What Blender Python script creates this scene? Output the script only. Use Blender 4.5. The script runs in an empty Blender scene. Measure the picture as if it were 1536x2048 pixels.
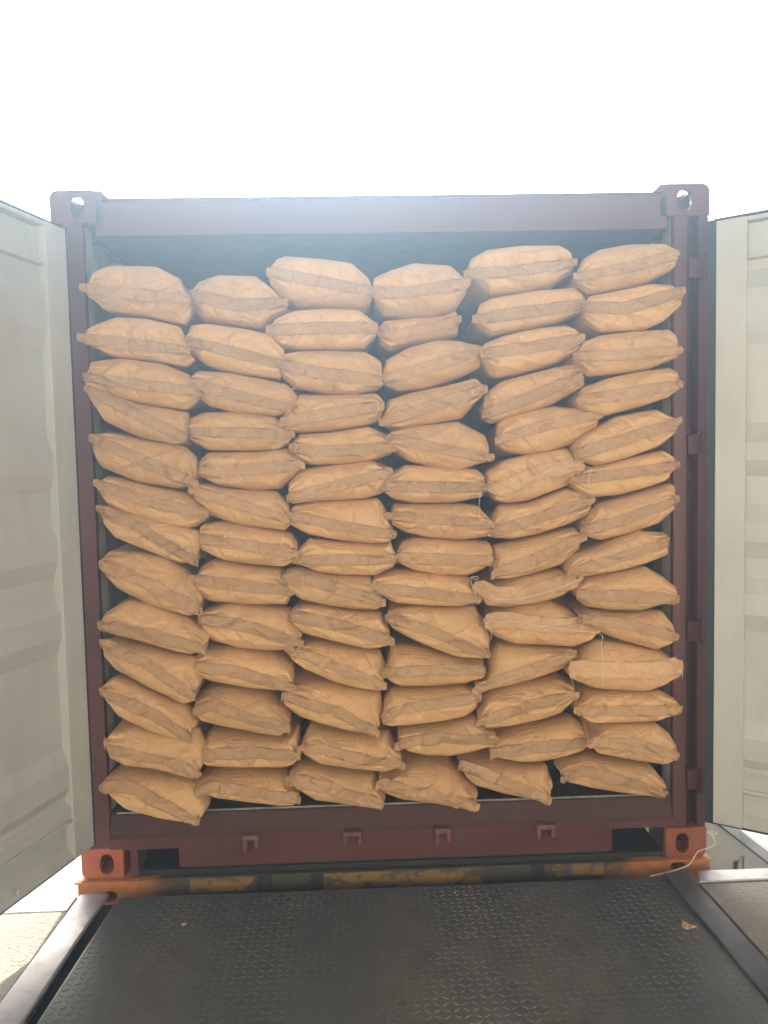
import bpy, bmesh, math, random
from mathutils import Vector, Matrix, noise
R = math.radians
S = bpy.context.scene
COL = S.collection

# ---------------------------------------------------------------- camera
cam_d = bpy.data.cameras.new('camera'); cam = bpy.data.objects.new('camera', cam_d); COL.objects.link(cam)
right = Vector((0.99930005, -0.03030956, -0.02192563)); up = Vector((0.0237373, 0.06076502, 0.99786981)); fwd = Vector((0.02891269, 0.99769181, -0.06144195))
cam.matrix_world = Matrix(((right.x, up.x, -fwd.x, -0.105467), (right.y, up.y, -fwd.y, -2.793021), (right.z, up.z, -fwd.z, 1.562371), (0, 0, 0, 1)))
cam_d.sensor_fit = 'HORIZONTAL'; cam_d.sensor_width = 36.0; cam_d.lens = 1480 / 1536 * 36
cam_d.clip_start = 0.02; cam_d.clip_end = 500
S.camera = cam
# ---------------------------------------------------------------- light
SUN_EL, SUN_AZ = 27.5, -3.0      # azimuth from +Y, negative = to the left
w = bpy.data.worlds.new('World'); S.world = w; w.use_nodes = True
nt = w.node_tree; bg = nt.nodes['Background']
sky = nt.nodes.new('ShaderNodeTexSky'); sky.sky_type = 'NISHITA'; sky.sun_disc = False
sky.sun_elevation = R(SUN_EL); sky.sun_rotation = R(SUN_AZ); sky.air_density = 0.6; sky.dust_density = 10.0; sky.ozone_density = 0.0
nt.links.new(sky.outputs[0], bg.inputs[0]); bg.inputs[1].default_value = 0.13
sd = bpy.data.lights.new('sun', 'SUN'); sd.energy = 4.5; sd.angle = R(0.53); sd.color = (1.0, 0.95, 0.87)
so = bpy.data.objects.new('sun', sd); COL.objects.link(so)
tosun = Vector((math.sin(R(SUN_AZ)) * math.cos(R(SUN_EL)), math.cos(R(SUN_AZ)) * math.cos(R(SUN_EL)), math.sin(R(SUN_EL))))
so.rotation_euler = tosun.to_track_quat('Z', 'Y').to_euler(); so.location = (-4, 8, 8)
S.render.engine = 'CYCLES'
S.view_settings.view_transform = 'Standard'; S.view_settings.look = 'None'; S.view_settings.gamma = 1.0
S.view_settings.exposure = 1.30
S.cycles.volume_bounces = 1; S.cycles.max_bounces = 8; S.cycles.diffuse_bounces = 5

# ---------------------------------------------------------------- helpers
def tag(o, label=None, cat=None, group=None, kind=None):
    if label: o['label'] = label
    if cat: o['category'] = cat
    if group: o['group'] = group
    if kind: o['kind'] = kind
    return o
def empty(name, loc=(0, 0, 0)):
    o = bpy.data.objects.new(name, None); COL.objects.link(o); o.location = loc; o.empty_display_size = 0.1
    return o
class MB:
    def __init__(s): s.v = []; s.f = []
    def add(s, vs, fs):
        n = len(s.v); s.v += [tuple(v) for v in vs]; s.f += [tuple(i + n for i in f) for f in fs]
    def box(s, a, b, M=None):
        x0, y0, z0 = a; x1, y1, z1 = b
        vs = [(x0,y0,z0),(x1,y0,z0),(x1,y1,z0),(x0,y1,z0),(x0,y0,z1),(x1,y0,z1),(x1,y1,z1),(x0,y1,z1)]
        if M: vs = [M @ Vector(v) for v in vs]
        s.add(vs, [(0,3,2,1),(4,5,6,7),(0,1,5,4),(1,2,6,5),(2,3,7,6),(3,0,4,7)])
    def prism(s, prof, a, b, axis='X', M=None):
        # closed profile (list of 2D) swept between a and b on an axis
        n = len(prof)
        def P(p, t):
            v = {'X': (t, p[0], p[1]), 'Y': (p[0], t, p[1]), 'Z': (p[0], p[1], t)}[axis]
            return M @ Vector(v) if M else v
        vs = [P(p, a) for p in prof] + [P(p, b) for p in prof]
        s.add(vs, [tuple(range(n)), tuple(range(2*n-1, n-1, -1))] + [(i, (i+1) % n + 0, n + (i+1) % n, n + i) for i in range(n)])
    def tube(s, pts, r, k=6):
        pts = [Vector(p) for p in pts]; rings = []
        for i, p in enumerate(pts):
            d = (pts[min(i+1, len(pts)-1)] - pts[max(i-1, 0)]).normalized()
            a = d.cross(Vector((0.3, 1, 0.2))).normalized(); b = d.cross(a)
            rings.append([p + (a*math.cos(2*math.pi*j/k) + b*math.sin(2*math.pi*j/k))*r for j in range(k)])
        vs = [q for ring in rings for q in ring]; fs = []
        for i in range(len(pts)-1):
            for j in range(k): fs.append((i*k+j, i*k+(j+1) % k, (i+1)*k+(j+1) % k, (i+1)*k+j))
        fs += [tuple(range(k)), tuple(range(len(vs)-1, len(vs)-1-k, -1))]
        s.add(vs, fs)
    def build(s, name, mat, parent=None, bevel=0, seg=2, smooth=False, weld=False):
        me = bpy.data.meshes.new(name); me.from_pydata(s.v, [], s.f)
        bm = bmesh.new(); bm.from_mesh(me)
        if weld: bmesh.ops.remove_doubles(bm, verts=bm.verts, dist=1e-5)
        bmesh.ops.recalc_face_normals(bm, faces=bm.faces)
        if bevel:
            es = [e for e in bm.edges if len(e.link_faces) == 2 and e.calc_face_angle(0) > 0.6]
            bmesh.ops.bevel(bm, geom=es, offset=bevel, segments=seg, profile=0.5, affect='EDGES', clamp_overlap=True)
        if smooth:
            for f in bm.faces: f.smooth = True
        bm.to_mesh(me); bm.free()
        me.materials.append(mat)
        o = bpy.data.objects.new(name, me); COL.objects.link(o)
        if parent: o.parent = parent
        return o
def boolean(o, cutters):
    for c in cutters:
        m = o.modifiers.new('cut', 'BOOLEAN'); m.operation = 'DIFFERENCE'; m.solver = 'EXACT'; m.object = c
    bpy.context.view_layer.update()
    dg = bpy.context.evaluated_depsgraph_get()
    me = bpy.data.meshes.new_from_object(o.evaluated_get(dg))
    o.modifiers.clear(); o.data = me
    for c in cutters: bpy.data.objects.remove(c)

# ---------------------------------------------------------------- materials
def nodes(m):
    m.use_nodes = True; t = m.node_tree
    return t, t.nodes['Principled BSDF'], t.nodes.new, t.links.new
def ramp(N, stops):
    r = N('ShaderNodeValToRGB'); e = r.color_ramp.elements
    e[0].position, e[0].color = stops[0][0], (*stops[0][1], 1)
    e[1].position, e[1].color = stops[-1][0], (*stops[-1][1], 1)
    for p, c in stops[1:-1]:
        q = e.new(p); q.color = (*c, 1)
    return r
def coords(N, L, scale=(1, 1, 1), loc=(0, 0, 0), world=False, rot=(0, 0, 0)):
    tc = N('ShaderNodeTexCoord'); mp = N('ShaderNodeMapping'); mp.inputs['Scale'].default_value = scale; mp.inputs['Location'].default_value = loc
    mp.inputs['Rotation'].default_value = rot
    L(tc.outputs['Object'], mp.inputs[0]); return mp.outputs[0]
def noise_n(N, L, vec, scale, detail=4, rough=0.55):
    n = N('ShaderNodeTexNoise'); n.inputs['Scale'].default_value = scale; n.inputs['Detail'].default_value = detail; n.inputs['Roughness'].default_value = rough
    L(vec, n.inputs['Vector']); return n.outputs[0]
def mix(N, L, fac, a, b, mode='MIX'):
    x = N('ShaderNodeMix'); x.data_type = 'RGBA'; x.blend_type = mode
    for s, v in ((0, fac), (6, a), (7, b)):
        if isinstance(v, (int, float)): x.inputs[s].default_value = v
        elif isinstance(v, tuple): x.inputs[s].default_value = (*v, 1)
        else: L(v, x.inputs[s])
    return x.outputs[2]
def math_n(N, L, op, a, b=None):
    x = N('ShaderNodeMath'); x.operation = op
    for i, v in enumerate((a, b)):
        if v is None: continue
        if isinstance(v, (int, float)): x.inputs[i].default_value = v
        else: L(v, x.inputs[i])
    return x.outputs[0]
def bump(N, L, h, strength, dist, prev=None):
    b = N('ShaderNodeBump'); b.inputs['Strength'].default_value = strength; b.inputs['Distance'].default_value = dist
    L(h, b.inputs['Height'])
    if prev: L(prev, b.inputs['Normal'])
    return b.outputs[0]
def paint(name, c, c2, rough=0.5, dirt=(0.08, 0.07, 0.06), dirt_amt=0.35, scale=3.0, metal=0.0, bmp=0.15, scratches=None):
    m = bpy.data.materials.new(name); t, P, N, L = nodes(m)
    v = coords(N, L)
    n1 = noise_n(N, L, v, scale, 6, 0.6)
    base = mix(N, L, ramp_f(N, L, n1, 0.35, 0.65), c, c2)
    n2 = noise_n(N, L, coords(N, L, (1, 1, 0.35)), scale*3.3, 8, 0.7)
    base = mix(N, L, math_n(N, L, 'MULTIPLY', ramp_f(N, L, n2, 0.5, 0.75), dirt_amt), base, dirt)
    if scratches:
        n3 = noise_n(N, L, coords(N, L, (1, 1, 6)), 22, 5, 0.75)
        base = mix(N, L, ramp_f(N, L, n3, 0.66, 0.70), base, scratches)
    L(base, P.inputs['Base Color'])
    L(math_n(N, L, 'ADD', math_n(N, L, 'MULTIPLY', n2, 0.3), rough - 0.15), P.inputs['Roughness'])
    P.inputs['Metallic'].default_value = metal
    nb = noise_n(N, L, v, 60, 3, 0.5); nb2 = noise_n(N, L, v, 5, 3, 0.5)
    L(bump(N, L, nb, bmp, 0.001, bump(N, L, nb2, bmp*1.5, 0.006)), P.inputs['Normal'])
    return m
def ramp_f(N, L, src, a, b):
    r = N('ShaderNodeMapRange'); r.inputs[1].default_value = a; r.inputs[2].default_value = b; L(src, r.inputs[0]); return r.outputs[0]

def mat_kraft(name, base, dark, tape=False):
    m = bpy.data.materials.new(name); t, P, N, L = nodes(m)
    v = coords(N, L)
    n1 = noise_n(N, L, v, 7, 5, 0.6)
    c = mix(N, L, ramp_f(N, L, n1, 0.3, 0.7), base, dark)
    n2 = noise_n(N, L, coords(N, L, (1, 1, 1.6)), 160, 3, 0.6)
    c = mix(N, L, math_n(N, L, 'MULTIPLY', ramp_f(N, L, n2, 0.45, 0.75), 0.16), c, (dark[0]*0.6, dark[1]*0.6, dark[2]*0.6))
    # small differences in tone from sack to sack
    oi = N('ShaderNodeObjectInfo'); hs = N('ShaderNodeHueSaturation')
    L(ramp_out(N, L, oi.outputs['Random'], 0.90, 1.08), hs.inputs['Value']); L(c, hs.inputs['Color'])
    L(hs.outputs[0], P.inputs['Base Color'])
    P.inputs['Roughness'].default_value = 0.62 if not tape else 0.5
    P.inputs['Specular IOR Level'].default_value = 0.35
    f = noise_n(N, L, v, 380, 2, 0.5)
    w1 = noise_n(N, L, coords(N, L, (0.6, 1, 1.5)), 26, 4, 0.62)
    vo = N('ShaderNodeTexVoronoi'); vo.feature = 'DISTANCE_TO_EDGE'; vo.inputs['Scale'].default_value = 13
    wv = N('ShaderNodeVectorMath'); wv.operation = 'ADD'; nn = N('ShaderNodeTexNoise'); nn.inputs['Scale'].default_value = 9; L(v, nn.inputs['Vector'])
    sc = N('ShaderNodeVectorMath'); sc.operation = 'SCALE'; sc.inputs[3].default_value = 0.12; L(nn.outputs[1], sc.inputs[0]); L(v, wv.inputs[0]); L(sc.outputs[0], wv.inputs[1])
    L(wv.outputs[0], vo.inputs['Vector'])
    cr = ramp_f(N, L, vo.outputs['Distance'], 0.0, 0.10)
    b = bump(N, L, cr, 0.38, 0.005)
    b = bump(N, L, w1, 0.6, 0.007, b)
    if tape:
        wvn = N('ShaderNodeTexNoise'); wvn.inputs['Scale'].default_value = 60; wvn.inputs['Detail'].default_value = 3; L(coords(N, L, (0.25, 1, 5)), wvn.inputs['Vector'])
        b = bump(N, L, wvn.outputs[0], 0.35, 0.001, b)
    b = bump(N, L, f, 0.15, 0.0006, b)
    L(b, P.inputs['Normal'])
    return m
def ramp_out(N, L, src, a, b):
    r = N('ShaderNodeMapRange'); r.inputs[3].default_value = a; r.inputs[4].default_value = b; L(src, r.inputs[0]); return r.outputs[0]

M_KRAFT = mat_kraft('kraft_paper', (0.61, 0.378, 0.178), (0.55, 0.33, 0.15))
M_TAPE = mat_kraft('crepe_tape', (0.445, 0.275, 0.138), (0.395, 0.24, 0.118), True)
M_FLAP = mat_kraft('kraft_flap', (0.58, 0.36, 0.18), (0.50, 0.31, 0.15), True)
M_RED = paint('oxide_red_paint', (0.10, 0.020, 0.019), (0.072, 0.017, 0.016), 0.5, (0.06, 0.045, 0.04), 0.5, 3, bmp=0.2)
M_SILL = paint('worn_red_paint', (0.092, 0.022, 0.020), (0.066, 0.019, 0.017), 0.55, (0.07, 0.05, 0.045), 0.7, 4, bmp=0.3, scratches=(0.16, 0.10, 0.09))
M_KEEPER = paint('rubbed_red_keeper', (0.17, 0.07, 0.06), (0.11, 0.04, 0.035), 0.5, (0.07, 0.05, 0.045), 0.5, 12, bmp=0.4)
M_SILLTOP = paint('grimy_red_sill', (0.062, 0.019, 0.017), (0.044, 0.017, 0.015), 0.75, (0.045, 0.032, 0.028), 0.6, 5, bmp=0.4, scratches=(0.13, 0.09, 0.08))
M_ORANGE = paint('orange_primer', (0.36, 0.10, 0.035), (0.28, 0.07, 0.03), 0.5, (0.30, 0.13, 0.03), 0.7, 9, bmp=0.4)
M_RUST = paint('rusty_brown_paint', (0.26, 0.075, 0.03), (0.19, 0.055, 0.03), 0.55, (0.12, 0.05, 0.03), 0.7, 9, bmp=0.4)
M_DOOR = paint('warm_grey_door_paint', (0.465, 0.475, 0.44), (0.43, 0.44, 0.405), 0.42, (0.28, 0.26, 0.21), 0.3, 2.2, bmp=0.12)
M_WALL = paint('interior_grey_paint', (0.46, 0.47, 0.43), (0.40, 0.41, 0.38), 0.45, (0.15, 0.13, 0.11), 0.4, 5)
M_GASKET = paint('rubber_seal', (0.012, 0.016, 0.022), (0.02, 0.024, 0.03), 0.6, (0.05, 0.05, 0.05), 0.3, 8)
M_FLOOR = paint('dark_plywood', (0.05, 0.04, 0.03), (0.035, 0.03, 0.025), 0.7, (0.02, 0.02, 0.02), 0.5, 6)
M_STEEL = paint('worn_steel', (0.42, 0.41, 0.42), (0.30, 0.30, 0.31), 0.42, (0.16, 0.14, 0.13), 0.6, 5, metal=0.35, bmp=0.4)
M_DARKSTEEL = paint('dark_worn_steel', (0.12, 0.125, 0.125), (0.085, 0.09, 0.09), 0.48, (0.06, 0.055, 0.05), 0.6, 5, metal=0.3, bmp=0.4)
M_ZINC = paint('bare_metal_edge', (0.35, 0.36, 0.35), (0.22, 0.23, 0.22), 0.4, (0.08, 0.07, 0.06), 0.6, 20, metal=0.6)
M_BLACK = paint('grime_and_pit_shade', (0.018, 0.018, 0.018), (0.012, 0.012, 0.012), 0.8, (0.02, 0.02, 0.02), 0.3, 5)  # also the near-black that paints shade into the dock pit
M_THREAD = paint('cotton_thread', (0.62, 0.57, 0.46), (0.54, 0.49, 0.39), 0.8, (0.5, 0.45, 0.35), 0.2, 30)
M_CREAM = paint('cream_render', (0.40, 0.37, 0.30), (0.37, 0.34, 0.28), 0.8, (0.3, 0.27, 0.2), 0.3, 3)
M_CANOPY = paint('added_canopy_underside', (0.30, 0.29, 0.27), (0.25, 0.24, 0.22), 0.8, (0.15, 0.14, 0.12), 0.3, 1)
M_BOUNCEWALL = paint('bounce_cream_render', (0.76, 0.70, 0.60), (0.72, 0.66, 0.57), 0.85, (0.5, 0.44, 0.34), 0.2, 1)  # pale cream of the added wall, bounces warm light onto the sacks
M_YARD = paint('yard_concrete', (0.50, 0.47, 0.42), (0.44, 0.41, 0.37), 0.85, (0.3, 0.28, 0.24), 0.4, 0.8)
M_CHIP = paint('scrap_paper', (0.45, 0.30, 0.17), (0.36, 0.22, 0.12), 0.8, (0.2, 0.12, 0.07), 0.4, 30)
M_WHITECHIP = paint('white_scrap', (0.7, 0.68, 0.62), (0.6, 0.58, 0.52), 0.7, (0.4, 0.4, 0.35), 0.2, 30)

def mat_concrete(nm='pitted_concrete', g_=1.0):
    m = bpy.data.materials.new(nm); t, P, N, L = nodes(m)
    v = coords(N, L)
    n = noise_n(N, L, v, 4, 8, 0.65)
    c = mix(N, L, ramp_f(N, L, n, 0.3, 0.7), (0.40*g_, 0.37*g_, 0.305*g_), (0.29*g_, 0.27*g_, 0.225*g_))
    g = noise_n(N, L, v, 90, 5, 0.7)
    c = mix(N, L, ramp_f(N, L, g, 0.35, 0.75), c, (0.46*g_, 0.42*g_, 0.345*g_))
    L(c, P.inputs['Base Color']); P.inputs['Roughness'].default_value = 0.85
    p = noise_n(N, L, coords(N, L, (1, 1.6, 1)), 55, 6, 0.6)
    p2 = ramp_f(N, L, p, 0.36, 0.52)
    L(bump(N, L, g, 0.5, 0.002, bump(N, L, p2, 0.6, 0.006)), P.inputs['Normal'])
    return m
M_CONC = mat_concrete(); M_CONC2 = mat_concrete('darker_concrete', 0.75)  # second one is the same concrete, only darker
def mat_plate():
    m = bpy.data.materials.new('oily_tread_plate'); t, P, N, L = nodes(m)
    # tyre-rubbed lanes run along Y, greener and browner in turns
    v = coords(N, L, (1, 0.12, 1)); n = noise_n(N, L, v, 3.1, 4, 0.5)
    c = mix(N, L, ramp_f(N, L, n, 0.42, 0.60), (0.105, 0.135, 0.136), (0.160, 0.162, 0.154))
    n2 = noise_n(N, L, coords(N, L), 7, 8, 0.7)
    c = mix(N, L, math_n(N, L, 'MULTIPLY', ramp_f(N, L, n2, 0.45, 0.72), 0.5), c, (0.085, 0.078, 0.066))
    n3 = noise_n(N, L, coords(N, L), 55, 6, 0.75)
    c = mix(N, L, math_n(N, L, 'MULTIPLY', ramp_f(N, L, n3, 0.55, 0.75), 0.4), c, (0.12, 0.11, 0.095))
    L(c, P.inputs['Base Color']); P.inputs['Metallic'].default_value = 0.35
    L(ramp_out(N, L, n2, 0.30, 0.55), P.inputs['Roughness'])
    L(bump(N, L, n3, 0.3, 0.0015), P.inputs['Normal'])
    return m
M_PLATE = mat_plate()
def mat_lug():
    m = bpy.data.materials.new('rubbed_lug_steel'); t, P, N, L = nodes(m)
    v = coords(N, L); n = noise_n(N, L, v, 5, 5, 0.6)
    L(mix(N, L, ramp_f(N, L, n, 0.35, 0.7), (0.09, 0.107, 0.105), (0.175, 0.172, 0.16)), P.inputs['Base Color'])
    P.inputs['Metallic'].default_value = 0.6; P.inputs['Roughness'].default_value = 0.36
    return m
M_LUG = mat_lug()
def mat_beam():
    # orange ends, centre caked in olive-brown grime
    m = bpy.data.materials.new('grimy_orange_beam'); t, P, N, L = nodes(m)
    tc = N('ShaderNodeTexCoord'); sx = N('ShaderNodeSeparateXYZ'); L(tc.outputs['Object'], sx.inputs[0])
    ax = math_n(N, L, 'ABSOLUTE', sx.outputs[0])
    n = noise_n(N, L, coords(N, L), 6, 8, 0.7)
    k = ramp_f(N, L, math_n(N, L, 'ADD', ax, math_n(N, L, 'MULTIPLY', math_n(N, L, 'SUBTRACT', n, 0.5), 0.5)), 0.84, 1.02)
    c = mix(N, L, ramp_f(N, L, n, 0.3, 0.7), (0.030, 0.028, 0.020), (0.050, 0.043, 0.029))
    o = mix(N, L, ramp_f(N, L, noise_n(N, L, coords(N, L), 25, 6, 0.7), 0.4, 0.75), (0.44, 0.15, 0.03), (0.24, 0.09, 0.03))
    L(mix(N, L, k, c, o), P.inputs['Base Color']); P.inputs['Roughness'].default_value = 0.6
    L(bump(N, L, n, 0.4, 0.003), P.inputs['Normal'])
    return m
M_BEAM = mat_beam()
def mat_patch():
    m = bpy.data.materials.new('worn_yellow_mark'); t, P, N, L = nodes(m)
    n = noise_n(N, L, coords(N, L, (1, 1, 1.3)), 17, 9, 0.68)
    n2 = noise_n(N, L, coords(N, L), 5, 4, 0.6)
    c = mix(N, L, ramp_f(N, L, n2, 0.3, 0.7), (0.24, 0.13, 0.03), (0.13, 0.08, 0.028))
    L(mix(N, L, ramp_f(N, L, n, 0.50, 0.56), c, (0.05, 0.042, 0.03)), P.inputs['Base Color']); P.inputs['Roughness'].default_value = 0.65
    return m
M_PATCH = mat_patch()

# ================================================================ SETTING
def dz(y): return -0.0625 * (y + 0.1)                 # the dock surface falls gently towards the yard
def slab(x0, x1, y0, y1, top, depth, name, mat, kind=None, parent=None, bevel=0):
    m = MB(); m.add([(x0,y0,dz(y0)+top),(x1,y0,dz(y0)+top),(x1,y1,dz(y1)+top),(x0,y1,dz(y1)+top),
                     (x0,y0,dz(y0)+top-depth),(x1,y0,dz(y0)+top-depth),(x1,y1,dz(y1)+top-depth),(x0,y1,dz(y1)+top-depth)],
                    [(0,1,2,3),(7,6,5,4),(0,4,5,1),(1,5,6,2),(2,6,7,3),(3,7,4,0)])
    o = m.build(name, mat, parent, bevel)
    if kind: tag(o, kind=kind)
    return o
m = MB(); m.add([(-30,-30,-1.35),(30,-30,-1.35),(30,30,-1.35),(-30,30,-1.35)], [(0,1,2,3)])
tag(m.build('yard_ground', M_YARD), kind='structure')
slab(-7, -1.189, -7, -0.222, 0.0, 1.7, 'dock_floor', M_CONC, 'structure')
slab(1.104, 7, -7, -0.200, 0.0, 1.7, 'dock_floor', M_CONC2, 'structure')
slab(-1.187, 1.102, -7, -2.70, 0.0, 1.7, 'dock_floor', M_CONC, 'structure')
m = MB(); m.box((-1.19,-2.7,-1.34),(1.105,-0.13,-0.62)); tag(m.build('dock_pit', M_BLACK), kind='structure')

# ---- dock edge steel
t = empty('dock_edge_trim', (-1.5,-0.17,0)); tag(t, 'bright worn steel edging of the concrete dock, left of the tread plate', 'steel edging', 'steel edgings of the dock')
def rel(o, p): o.parent = p; o.matrix_parent_inverse = Matrix.Translation(-Vector(p.location)); return o
rel(slab(-7, -1.19, -0.219, -0.121, 0.003, 0.20, 'edge_plate', M_STEEL, bevel=0.004), t)
t = empty('dock_edge_trim', (1.5,-0.15,0)); tag(t, 'pale scuffed steel edging of the concrete dock, right of the tread plate', 'steel edging', 'steel edgings of the dock')
mm = MB(); y0, y1 = -0.186, -0.106
mm.add([(1.104,y0,dz(y0)+.004),(7,y0,dz(y0)+.004),(7,y1,dz(y1)+.004),(1.135,y1,dz(y1)+.004),(1.104,y0,-.2),(7,y0,-.2),(7,y1,-.2),(1.135,y1,-.2)],[(0,1,2,3),(7,6,5,4),(0,4,5,1),(1,5,6,2),(2,6,7,3),(3,7,4,0)])
rel(mm.build('edge_plate', M_STEEL, bevel=0.004), t)
m = MB(); rnd = random.Random(5)
t = slab(-1.186, -1.080, -2.69, -0.108, 0.005, 0.014, 'pit_side_rail', M_STEEL, bevel=0.006); tag(t, 'long bright steel rail left of the tread plate, dark gap beside it', 'steel rail', 'steel rails along the pit')
t = slab(1.004, 1.098, -2.69, -0.098, -0.004, 0.16, 'pit_side_rail', M_DARKSTEEL, bevel=0.004); tag(t, 'long dark steel rail touching the right side of the tread plate', 'steel rail', 'steel rails along the pit')

m = MB()
for y0_, y1_ in ((-2.69, -1.4), (-1.4, -0.118)):
    zt_ = dz(y1_) - 0.035; m.box((-1.112, y0_, -0.62), (-1.052, y1_, zt_))
o = m.build('dock_pit_side', M_BLACK); tag(o, kind='structure')  # coloured near-black so the gap beside the rail reads as deep shade
# ---- dock leveller plate with raised tread lugs
PX0, PX1, PY0, PY1 = -1.048, 1.0015, -2.68, -0.10
def pz(y): return dz(y) - 0.020 * max(0, min(1, (y + 2.2) / 2.1)) * 1.0
dp = empty('tread_plate_ramp', (0, -1.4, 0.05)); tag(dp, 'dark oily steel tread plate ramp leading up to the container', 'dock plate')
m = MB(); k = 40; vs = []; fs = []
for i in range(k + 1):
    y = PY0 + (PY1 - PY0) * i / k
    for x, dzz in ((PX0, -0.02), (PX0, 0), (PX1, 0), (PX1, -0.02)): vs.append((x, y, pz(y) + dzz))
for i in range(k):
    for j in range(3): fs.append((i*4+j, (i+1)*4+j, (i+1)*4+j+1, i*4+j+1))
fs += [(0, 3, 2, 1), (k*4, k*4+1, k*4+2, k*4+3), ]
m.add(vs, fs); rel(m.build('plate', M_PLATE, None), dp)
m = MB(); rnd = random.Random(3); pitch = 0.0275
ny = int((PY1 - PY0) / pitch); nx = int((PX1 - PX0) / pitch)
for j in range(ny):
    y = PY1 - 0.02 - j * pitch
    if y < -2.3: break
    for i in range(nx):
        x = PX0 + 0.02 + i * pitch
        a = R(rnd.uniform(30, 35)) if (i + j) % 2 else -R(rnd.uniform(33, 38))
        wear = noise.noise((x*2.3, y*1.2, 3.0))
        h = 0.0017 + 0.0022 * wear + rnd.uniform(-0.0004, 0.0004)
        if noise.noise((x*5, y*5, 9)) > 0.42: h *= 0.35
        ca, sa = math.cos(a), math.sin(a); L_, W_ = 0.0128, 0.0031
        pts = []
        for (u, v_, hh) in ((-L_, 0, 0), (0, -W_, 0), (L_, 0, 0), (0, W_, 0), (-L_*.55, 0, h), (L_*.55, 0, h)):
            X = x + u*ca - v_*sa; Y = y + u*sa + v_*ca
            pts.append((X, Y, pz(Y) + (hh if hh else -0.0002)))
        m.add(pts, [(0,1,4),(1,5,4),(1,2,5),(2,3,5),(3,4,5),(3,0,4)])
rel(m.build('tread_lugs', M_LUG, None), dp); k = 40
m = MB(); m.box((PX0+0.02, -0.125, -0.045), (PX1-0.02, -0.096, -0.0235)); rel(m.build('lip_edge', M_BLACK, None, 0.003), dp)
for x0_, x1_ in ((PX0 - 0.0005, PX0 + 0.004), (PX1 - 0.003, PX1 + 0.0005)):      # edges rubbed bright
    m = MB(); vs = []; fs = []
    for i in range(k + 1):
        y = PY0 + (PY1 - PY0)*i/k; wv = 0.0015*noise.noise((y*6, x0_, 0))
        for x, q in ((x0_, -0.012), (x0_, 0.0012), (x1_ + wv, 0.0012), (x1_ + wv, -0.012)): vs.append((x, y, pz(y) + q))
    for i in range(k):
        for j in range(4): fs.append((i*4+j, (i+1)*4+j, (i+1)*4+(j+1) % 4, i*4+(j+1) % 4))
    fs += [(0,1,2,3), (k*4+3, k*4+2, k*4+1, k*4)]
    m.add(vs, fs); rel(m.build('worn_edge', M_ZINC), dp)
# ---- scraps on the plate
def scrap(name, x, y, r, mat, label, seed, h=0.012):
    rr = random.Random(seed); m = MB(); k = 9; top = []
    for i in range(k):
        a = 2*math.pi*i/k; q = r*rr.uniform(0.5, 1.15); top.append((x + q*math.cos(a), y + q*math.sin(a)*0.8, pz(y) + 0.003 + rr.uniform(0, h)))
    low = [(a, b, pz(y) + 0.0015 + (c - pz(y))*0.5) for a, b, c in top]
    vs = top + low + [(x, y, pz(y) + h*0.9), (x, y, pz(y) + 0.002)]
    fs = [(i, (i+1) % k, 2*k) for i in range(k)] + [((i+1) % k + k, i + k, 2*k+1) for i in range(k)] + [(i, i+k, (i+1) % k + k, (i+1) % k) for i in range(k)]
    m.add(vs, fs); return tag(m.build(name, mat), label, 'scrap')
scrap('torn_paper_scrap', 0.946, -0.453, 0.024, M_CHIP, 'small torn brown paper scrap on the right side of the tread plate', 4, 0.02)
scrap('white_flake', -0.756, -0.308, 0.012, M_WHITECHIP, 'tiny white flake on the left side of the tread plate', 8, 0.006)
scrap('white_flake', 0.20, -0.165, 0.005, M_WHITECHIP, 'tiny pale flake near the far edge of the tread plate', 9, 0.004)

# ---- unseen wall and overhang added behind the camera to bounce and shape light
wh = empty('added_warehouse', (0, -6.2, 0)); tag(wh, 'unseen pale cream wall and overhang added behind the dock to bounce light', 'added bounce wall')
m = MB(); m.box((-9, -7.0, -1.34), (-2.2, -6.6, 5.6)); m.box((2.2, -7.0, -1.34), (9, -6.6, 5.6)); m.box((-2.2, -7.0, 3.4), (2.2, -6.6, 5.6)); rel(m.build('wall', M_BOUNCEWALL), wh)
m = MB(); m.box((-2.2, -6.9, 0.33), (2.2, -6.8, 3.4)); rel(m.build('added_roller_door', M_BOUNCEWALL), wh)
m = MB(); m.box((-9, -6.59, 4.75), (9, -3.9, 4.87)); rel(m.build('added_canopy', M_CANOPY), wh)  # unseen overhang added to hold skylight off the upper sacks
# ---- yard beyond the dock on the right
rw = empty('ramp_wall', (2.2, 1.7, -1.35)); tag(rw, 'cream rendered low wall with sloping silver coping, beyond the right door', 'wall')
m = MB(); m.prism([(1.55,-1.349),(1.55,-0.62),(1.95,-0.62),(2.80,-1.32),(2.80,-1.349)], 1.6, 1.85, 'Y'); rel(m.build('wall', M_CREAM), rw)
m = MB(); m.prism([(1.96,-0.612),(2.00,-0.578),(2.86,-1.285),(2.82,-1.325)], 1.56, 1.89, 'Y'); rel(m.build('coping', M_STEEL, None, 0.004), rw)
m = MB(); m.box((2.165,1.575,-1.349),(2.185,1.598,-0.93)); m.box((2.205,1.58,-1.349),(2.215,1.598,-0.90)); rel(m.build('drain_pipe', M_CREAM, None, 0.003), rw)
m = MB(); m.box((2.148,1.588,-1.12),(2.163,1.598,-0.935)); rel(m.build('vent', M_BLACK), rw)

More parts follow.
